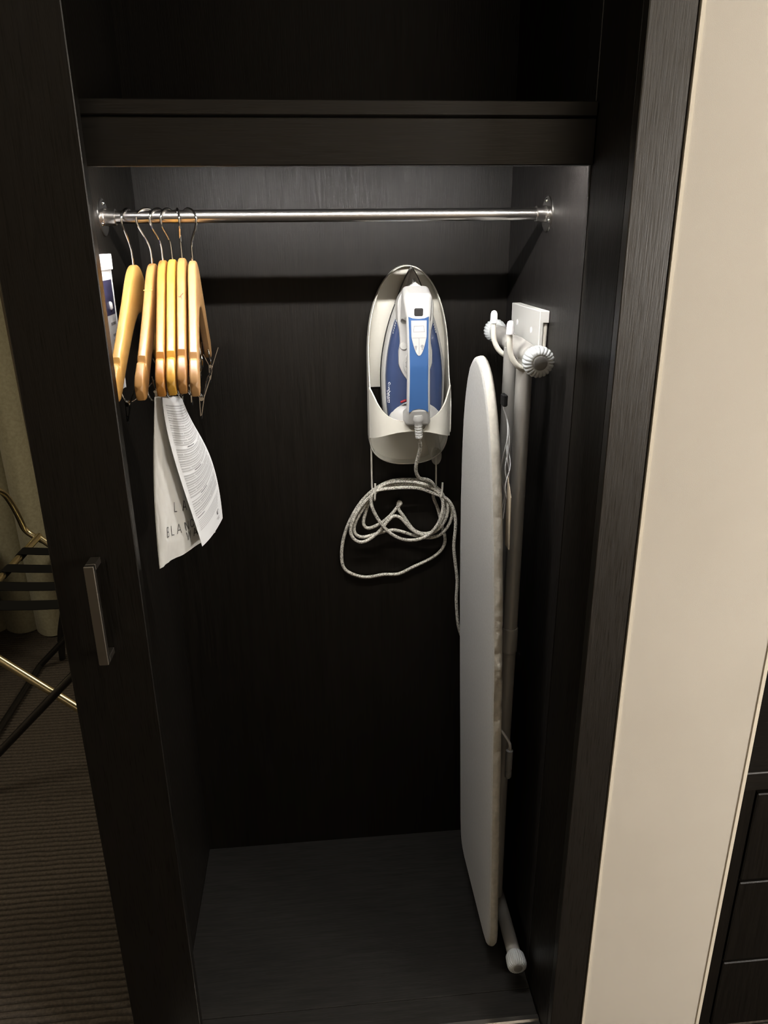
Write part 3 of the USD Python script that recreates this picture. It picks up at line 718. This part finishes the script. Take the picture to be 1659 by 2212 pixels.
lay([(490, 560), (620, 500), (800, 482), (970, 495), (1110, 560), (1190, 650), (1215, 780), (1180, 920), (1050, 1060), (900, 1045), (820, 965), (755, 870), (705, 790), (712, 722), (735, 735), (700, 778), (640, 850), (540, 940), (455, 988), (365, 1008), (328, 960), (345, 860), (385, 730)], .427, .4235)   # peaked loop
lay([(470, 610), (620, 545), (800, 520), (980, 545), (1140, 625), (1260, 740), (1290, 850), (1250, 980), (1150, 1085), (1060, 1112), (930, 1102), (780, 1058), (640, 1030), (540, 1050), (430, 1082), (310, 1106), (236, 1065), (232, 970), (290, 850), (390, 690)], .420, .4165)
lay([(490, 585), (640, 545), (800, 530), (980, 555), (1120, 600), (1215, 690), (1245, 790), (1210, 930), (1120, 1035), (1000, 1082), (880, 1045), (800, 970), (725, 895), (655, 880), (545, 990), (420, 1112), (290, 1162), (200, 1095), (192, 1000), (245, 860), (350, 715)], .413, .4095)
lay([(430, 640), (500, 565), (620, 512), (800, 500), (990, 535), (1120, 610), (1185, 700), (1178, 860), (1105, 1010), (995, 1105), (850, 1141), (700, 1112), (560, 1010), (450, 850), (410, 730), (430, 625)], .406, .4025)
lay([(520, 590), (660, 575), (820, 568), (980, 590), (1110, 640), (1215, 680), (1290, 770), (1325, 900), (1325, 1030), (1310, 1180), (1315, 1300), (1333, 1450), (1345, 1600), (1336, 1760), (1341, 1900), (1358, 2070)], .4005, .418)
segs += [at(*z3(1440, 2280), .43), at(*z3(1620, 2560), .43)]
CP = spline(segs, .0016)
for _ in range(6): CP[1:-1] = CP[1:-1] * .5 + (CP[:-2] + CP[2:]) * .25
CP[:, 1] = np.minimum(CP[:, 1], D - .0048)
n_ = 10
cm = tube(CP, .0038, n_, (False, False))
arc = np.r_[0, np.cumsum(np.linalg.norm(np.diff(CP, axis=0), axis=1))]
# seamless uv per vertex (the last column is repeated so that the pattern closes)
Tn, Nn, Bn = frames(CP)
aa = np.linspace(0, 2 * math.pi, n_ + 1)
rings = CP[:, None] + .0038 * (np.cos(aa)[None, :, None] * Nn[:, None] + np.sin(aa)[None, :, None] * Bn[:, None])
cm = loft(rings, False, (False, False))
uvc = np.stack([np.broadcast_to(np.arange(n_ + 1) / n_ * 8.0, (len(CP), n_ + 1)) + (arc / .0052)[:, None], np.broadcast_to((arc / .0030)[:, None], (len(CP), n_ + 1))], -1).reshape(-1, 2)
obj('power_cord', cm, CORD, ir, smooth=True, uv=uvc, label='grey flecked braided power cord wound over the hooks')

# ------------------------------------------------------------------ ironing board and its wall hook
ib = thing('ironing_board', 'grey covered ironing board hanging folded on the right inner side', 'ironing board')
A0, A1 = np.array([.604, 1.288]), np.array([.640, .045])          # (x, z) of the nose and of the tail
YC, HB, LB = .189, .164, 1.243
ex = np.r_[A1 - A0]; ex /= np.linalg.norm(ex)                       # down the board in x-z
en = np.array([-ex[1] * -1, -ex[0]]) * 1.0                          # placeholder, fixed below
en = np.array([-ex[1], ex[0]]);  en = en if en[0] < 0 else -en      # face normal points to -x
def board_hw(q):   # q 0 nose .. 1 tail (fractions of length)
    return HB * np.interp(q, [0, .003, .009, .02, .04, .07, .11, .17, .25, .35, .45, .6, .93, .955, .975, .988, .996, 1], [0, .12, .22, .34, .47, .60, .71, .81, .895, .955, .987, 1, 1, .985, .95, .89, .80, .62])
qs = np.unique(np.r_[1 - np.cos(np.linspace(0, math.pi / 2, 40)), np.linspace(.1, .9, 440), 1 - .08 * (1 - np.sin(np.linspace(0, math.pi / 2, 14)))])
qs = np.clip(qs, 0, 1); qs = np.unique(np.round(qs, 5))
hwq = board_hw(qs)
out2 = np.r_[np.c_[-hwq, qs * LB], np.c_[hwq[::-1][1:-1], (qs * LB)[::-1][1:-1]]]      # (y offset, distance down)
from scipy.ndimage import gaussian_filter1d
def ring_b(ins, dep, wr=0.0):
    c0 = np.array([0, LB * .5])
    e = np.roll(out2, -1, 0) - np.roll(out2, 1, 0); n = np.stack([-e[:, 1], e[:, 0]], 1); n /= np.linalg.norm(n, axis=1)[:, None] + 1e-12
    if ((out2 + n * .001 - c0) ** 2).sum() > ((out2 - c0) ** 2).sum(): n = -n
    p = out2 + n * ins
    wv = (fbm(np.stack([p[:, 1] * 28, p[:, 0] * 6, np.full(len(p), dep * 90)], 1), 3, 11) - .5)
    zone = np.exp(-((p[:, 1] - .55) / .17) ** 2) * (p[:, 0] < 0) * 1.0 + .18
    p = p + n * (wv * wr * zone)[:, None]
    if wr > .005:      # sharp gathers of the cloth along the nearer edge
        k_ = noise(np.stack([p[:, 1] * 20 + dep * 900, np.full(len(p), dep * 60), np.zeros(len(p))], 1), 21)
        ridge = np.clip(1 - np.abs(2 * k_ - 1) * 3.0, 0, 1) ** 1.5
        g_ = np.exp(-((p[:, 1] - .57) / .16) ** 2) + .25 * np.exp(-((p[:, 1] - .2) / .1) ** 2) + .3 * np.exp(-((p[:, 1] - 1.0) / .12) ** 2)
        p = p + n * (ridge * .0042 * g_ * (p[:, 0] < 0))[:, None]
    x = A0[0] + ex[0] * p[:, 1] + en[0] * dep; z = A0[1] + ex[1] * p[:, 1] + en[1] * dep
    return np.stack([x, YC + p[:, 0], z], 1)
face = [ring_b(.009, 0), ring_b(.005, -.0008), ring_b(.0018, -.0028, .004)]
edge = [ring_b(.0018, -.0028, .004), ring_b(.0, -.006, .008), ring_b(-.0008, -.010, .014), ring_b(.0, -.014, .016), ring_b(.003, -.0185, .014), ring_b(.03, -.0180, .006)]
und = [ring_b(.024, -.0172), ring_b(.026, -.0178)]
def capped(rings, end):
    m = loft(rings, True, (False, False))
    ring = np.asarray(rings[end]); off_ = 0 if end == 0 else (len(rings) - 1) * len(ring)
    n2 = len(ring); k2 = len(hwq)
    F = []
    for i in range(1, k2 - 1):              # left vertex i pairs with right vertex n2 - i
        a_, b_ = i, (n2 - i) % n2
        c_2, d_2 = i + 1, (n2 - i - 1) % n2
        F += [(a_, b_, d_2), (a_, d_2, c_2)] if c_2 != d_2 else [(a_, b_, c_2)]
    F = [(0, 1, n2 - 1)] + F
    F = np.array(F) + off_
    nrm_ = np.cross(m.vertices[F[5][1]] - m.vertices[F[5][0]], m.vertices[F[5][2]] - m.vertices[F[5][0]])
    want = np.array([en[0], 0, en[1]]) * (1 if end == 0 else -1)
    if nrm_ @ want < 0: F = F[:, ::-1]
    return trimesh.Trimesh(m.vertices, np.vstack([m.faces, F]), process=False)
fm = capped(face, 0); em = loft(edge, True, (False, False)); um = capped(und, -1)
obj('cover', fm, COVER, ib, smooth=True, label='silver grey fabric cover')
obj('cover_edge', em, COVER_E, ib, smooth=60, label='beige gathered edge of the cover')
obj('underside', um, GREYP, ib, smooth=30)
BXX = .676                                                            # x of the two foot bars
near, far = np.array([BXX, .052, 1.297]), np.array([BXX, .352, 1.313])
dv = (far - near) / np.linalg.norm(far - near)
tb_ = obj('top_bar', [rod(near + dv * .01, far - dv * .01, .0135, 24), lathe([(.0136, .052), (.0160, .056), (.0172, .075), (.0172, .135), (.0160, .148), (.0136, .15)], near, dv, 28), lathe([(.0136, .16), (.0160, .164), (.0165, .18), (.0165, .25), (.0136, .258)], near, dv, 28)], GREYM, ib)
def ribbed_cap(o, d, r, l, n=22, name='foot_cap'):
    t = np.linspace(0, 2 * math.pi, n * 8, endpoint=False)
    d = np.asarray(d, float) / np.linalg.norm(d)
    a = np.array([0, 0, 1.0]) if abs(d[2]) < .9 else np.array([1.0, 0, 0]); u = np.cross(d, a); u /= np.linalg.norm(u); w = np.cross(d, u)
    rings = []
    for h, k, am in ((-.0012, .46, 0), (-.0015, .56, .03), (-.001, .72, .075), (.0022, .92, .10), (.007, 1.0, .085), (l * .5, 1.0, .06), (l * .8, .97, .03), (l, .74, 0)):
        rr = r * (k + am * (np.abs(np.cos(t * n / 2)) ** .7 - .6))
        rings.append(o + d * h + rr[:, None] * (np.cos(t)[:, None] * u + np.sin(t)[:, None] * w))
    m = loft(rings)
    c = obj(name, m, RIBCAP, ib, smooth=40, label='ribbed pale grey end cap')
    obj('cap_plug', lathe([(r * .47, .0005), (r * .47, -.0018), (r * .36, -.0026)], o, d, 30), GREYP, c)
ribbed_cap(near - dv * .008, dv, .0243, .026)
ribbed_cap(far + dv * .008, -dv, .0215, .024)
for y in (.118, .205):
    zt = 1.297 + (y - .052) / .30 * .016
    obj('leg', tube(np.array([[BXX - .004, y, zt - .006], [BXX - .004, y, .80], [BXX - .002, y + .006, .42], [BXX, y + .004, .12]]), [.0138, .0138, .0125, .0125], 22), GREYM, ib)
obj('leg_joint', lathe([(.0142, 0), (.0155, .003), (.0155, .05), (.0142, .053)], (BXX - .004, .118, .79), (0, 0, -1), 22), GREYM, ib)
fb0 = np.array([.690, -.018, .068]); fb1 = np.array([.690, .30, .082]); dv2 = (fb1 - fb0) / np.linalg.norm(fb1 - fb0)
obj('foot_bar', rod(fb0 + dv2 * .01, fb1, .0142, 24), GREYM, ib)
ribbed_cap(fb0, dv2, .0198, .034, 26)
ribbed_cap(fb1, -dv2, .0198, .034, 26)
obj('lever', tube(spline([(.645, .09, .60), (.655, .075, .585), (.668, .062, .565), (.668, .060, .55)], .004), .0032, 12), GREYM, ib)
obj('lever_grip', lathe([(.004, 0), (.0068, .001), (.0068, .045), (.0060, .047), (.0066, .049), (.0066, .062), (.004, .066)], (.668, .060, .553), (0, 0, -1), 20), GREYP, ib)
for k in range(4):
    rg = np.random.default_rng(40 + k)
    pts = [(.636 + .001 * k, .105 + .004 * k, 1.215)]
    for q in range(1, 6): pts.append((.636 + rg.uniform(0, .012), .098 + .012 * math.sin(q * 1.1 + k) + .004 * k - .004 * q, 1.215 - .032 * q * (1 + .08 * k)))
    obj('drawstring', tube(spline(pts, .003), .0011, 6), PAPER, ib, label='white cover drawstring')
obj('string_lock', box(.632, .640, .092, .112, 1.218, 1.238, .002), BLACK, ib)
tag = trimesh.Trimesh([(.640, .070, 1.105), (.6405, .045, 1.075), (.642, .045, .98), (.641, .07, .98), (.6408, .070, 1.105), (.6413, .045, 1.075), (.6428, .045, .98), (.6418, .07, .98)], [(0, 1, 2), (0, 2, 3), (4, 6, 5), (4, 7, 6), (0, 4, 5), (0, 5, 1), (1, 5, 6), (1, 6, 2), (2, 6, 7), (2, 7, 3), (3, 7, 4), (3, 4, 0)])
obj('care_tag', tag, plain('tan_tag', (.42, .36, .27), .7), ib, smooth=False)

bh = thing('board_hook', 'white wall plate with two white hooks carrying the ironing board bar', 'wall hook')
pt = mf(box(W - .0170, W - .0095, .150, .334, 1.292, 1.366, .0015)) + mf(box(W - .0170, W - .0004, .150, .334, 1.346, 1.366, .001))
obj('plate', tm(pt), plain('off_white_plate', (.52, .52, .50), .4), bh, smooth=20)
for y, z in ((.197, 1.330), (.290, 1.334)):
    obj('key_slot', lathe([(.0055, 0), (.0055, .0006), (.003, .0009)], (W - .0170, y, z), (-1, 0, 0), 18), FOLDER, bh)
for y in (.107, .222):
    zb = 1.297 + (y - .052) / .30 * .016
    yy = y
    P = spline([(W - .005, yy + .05, 1.345), (W - .006, yy + .05, 1.31), (W - .008, yy + .042, 1.288), (W - .016, yy + .016, zb - .016), (BXX + .004, yy + .004, zb - .0235), (BXX - .016, yy, zb - .019), (BXX - .0295, yy, zb - .002), (BXX - .034, yy, zb + .018), (BXX - .034, yy, zb + .046)], .003)
    hk = obj('hook', tube(P, .0046, 14), CREAM, bh)
    obj('hook_tip', lathe([(.0048, 0), (.0064, .0005), (.0060, .016), (.0045, .0205), (.0015, .0222)], (BXX - .034, yy, zb + .034), (0, 0, 1), 20), FOLDER, hk)

# ------------------------------------------------------------------ dresser at the right
ds = thing('dresser', 'dark espresso dresser with stacked drawers right of the beige wing wall', 'dresser')
y0, x0, x1 = -.10, 1.0225, 1.80
obj('carcass', [box(x0, 1.073, y0 + .001, .40, FZ, .560, .0008), box(x1 - .05, x1, y0 + .001, .40, FZ, .560, .0008), box(1.073, x1 - .05, y0 + .03, .40, FZ, .560)], W_V, ds)
obj('top', box(x0, x1, y0 - .004, .40, .5605, .599, .0018), W_H, ds)
for z0, z1 in ((.349, .549), (.143, .3425), (-.04, .1365)):
    d_ = obj('drawer', box(1.077, x1 - .054, y0 - .001, y0 + .02, z0, z1, .002), W_V, ds)
obj('back_board', box(x0, x1, .40, .43, FZ, 2.3), W_V, ds)

# ------------------------------------------------------------------ the room at the left: curtain, luggage rack, armchair
cu = thing('curtain', 'floor-length olive curtain hanging in soft folds at the left', 'curtain')
xs_ = np.linspace(-2.2, -.775, 420)
def fold(x, z):
    ph = (x + .775) / .128
    a = .055 * (np.abs(np.sin(math.pi * ph)) ** .7) + .012 * np.sin(ph * 1.7 + 1)
    return 1.80 - a * (1 + .12 * np.sin(z * 2 + ph)) - .035 * np.clip((x + 1.0) / .2, 0, 1)
zc_ = np.linspace(FZ + .006, 2.40, 24)
CG = np.array([[(x + .012 * math.sin(z * 1.3 + x * 5), float(fold(x, z)), z) for z in zc_] for x in xs_])
cmesh, _n = sheet(CG, .003)
obj('drape', cmesh, CURT, cu, smooth=60)
obj('curtain_rail', box(-2.3, -.6, 1.74, 1.78, 2.40, 2.449), CEIL, cu)

lr = thing('luggage_rack', 'brass-framed folding luggage rack with black straps left of the wardrobe', 'luggage rack')
YA, YB, ZT = .775, 1.452, .50
xl, xr, xla, xrb = -.685, -.235, -.105, -.775
def leg_path(xa, xb, y): return [(xa, y, ZT), (xb, y, FZ + .012)]
r1 = .0115
obj('strap_bar', rod((xl, YA - .03, ZT), (xl, YB + .01, ZT), r1, 18), BRASS, lr)
obj('strap_bar', rod((xr, YA - .03, ZT), (xr, YB + .01, ZT), r1, 18), BRASS, lr)
for y in (YA, YB):
    obj('leg', rod((xl, y, ZT), (xla, y, FZ + .012), r1, 18), BRASS, lr)
    yb = y - .024 if y == YA else y + .024
    obj('leg', rod((xr, yb, ZT), (xrb, yb, FZ + .012), r1, 18), BLACKM, lr, label='dark leg of the rack')
    xc = xl + (xla - xl) * .38
    zc = ZT + (FZ + .012 - ZT) * .38
    obj('pivot', rod((-.45, yb - .002 if y == YA else y, .279), (-.45, y + .002 if y == YA else yb, .279), .004, 12), BRASS, lr)
obj('cross_tube', rod((xla, YA, FZ + .012), (xla, YB, FZ + .012), r1, 16), BRASS, lr)
obj('cross_tube', rod((xrb, YA - .024, FZ + .012), (xrb, YB + .024, FZ + .012), r1, 16), BLACKM, lr)
g0 = np.array([xl + .03, YB + .005, ZT - .01])
guard = [(xl + .045, YB, ZT - .035)] + [tuple(at(u, w, yy)) for u, w, yy in ((57, 1147, 1.455), (45, 1127, 1.44), (28, 1093, 1.40), (12, 1070, 1.36), (0, 1061, 1.32), (-20, 1058, 1.27), (-60, 1075, 1.18))]
obj('guard_rail', tube(spline(guard, .006), .0105, 16), BRASS, lr)
for k, y in enumerate((1.295, 1.155, 1.025, .90)):
    P = []
    w_ = .058
    for q in np.linspace(0, 1, 20):
        x = xl + (xr - xl) * q; z = ZT + r1 + .0012 - .012 * math.sin(math.pi * q)
        P.append([(x, y - w_ / 2, z), (x, y + w_ / 2, z)])
    m, _n = sheet(np.array(P), .002)
    wraps = [lathe([(r1 + .0004, -w_ / 2), (r1 + .0022, -w_ / 2), (r1 + .0022, w_ / 2), (r1 + .0004, w_ / 2)], (x, y, ZT), (0, 1, 0), 20) for x in (xl, xr)]
    obj('strap', [m] + wraps, BLACK, lr, smooth=40)

ac = thing('armchair', 'dark upholstered chair behind the luggage rack at the left edge', 'armchair')
obj('seat', tm(hull([(-1.75, 1.30, .08, .03), (-.99, 1.30, .08, .03), (-1.75, 1.62, .08, .03), (-.99, 1.62, .08, .03), (-1.75, 1.30, .42, .03), (-1.0, 1.30, .42, .03), (-1.75, 1.62, .42, .03), (-1.0, 1.62, .42, .03)], 20)), BLACK, ac)
obj('backrest', tm(hull([(-1.75, 1.56, .42, .04), (-1.03, 1.56, .42, .04), (-1.70, 1.62, .82, .05), (-1.14, 1.62, .70, .05)], 24)), BLACK, ac)
for x in (-1.72, -1.03):
    for y in (1.32, 1.60):
        obj('leg', tube(np.array([(x, y, .055), (x, y, FZ)]), [.02, .013], 12), BLACKM, ac)
st = thing('side_table', 'small dark wooden side table mostly hidden behind the wardrobe door', 'side table')
lf = atz(135, 1424, FZ)
for (x, y, sx, sy) in ((lf[0], lf[1], 1, 1), (-.16, lf[1], -1, 1), (-.16, 2.0, -1, -1), (lf[0], 2.0, 1, -1)):
    obj('leg', tube(spline([(x, y, FZ + .0005), (x + .012 * sx, y + .004 * sy, .06), (x + .050 * sx, y + .01 * sy, .20), (x + .075 * sx, y + .02 * sy, .36)], .02), np.linspace(.012, .024, 24)[:len(spline([(x, y, FZ + .0005), (x + .012 * sx, y + .004 * sy, .06), (x + .050 * sx, y + .01 * sy, .20), (x + .075 * sx, y + .02 * sy, .36)], .02))], 14), BLACKM, st)
obj('tabletop', box(lf[0] + .055, -.20, lf[1] + .0, 2.02, .36, .385, .003), W_H, st)
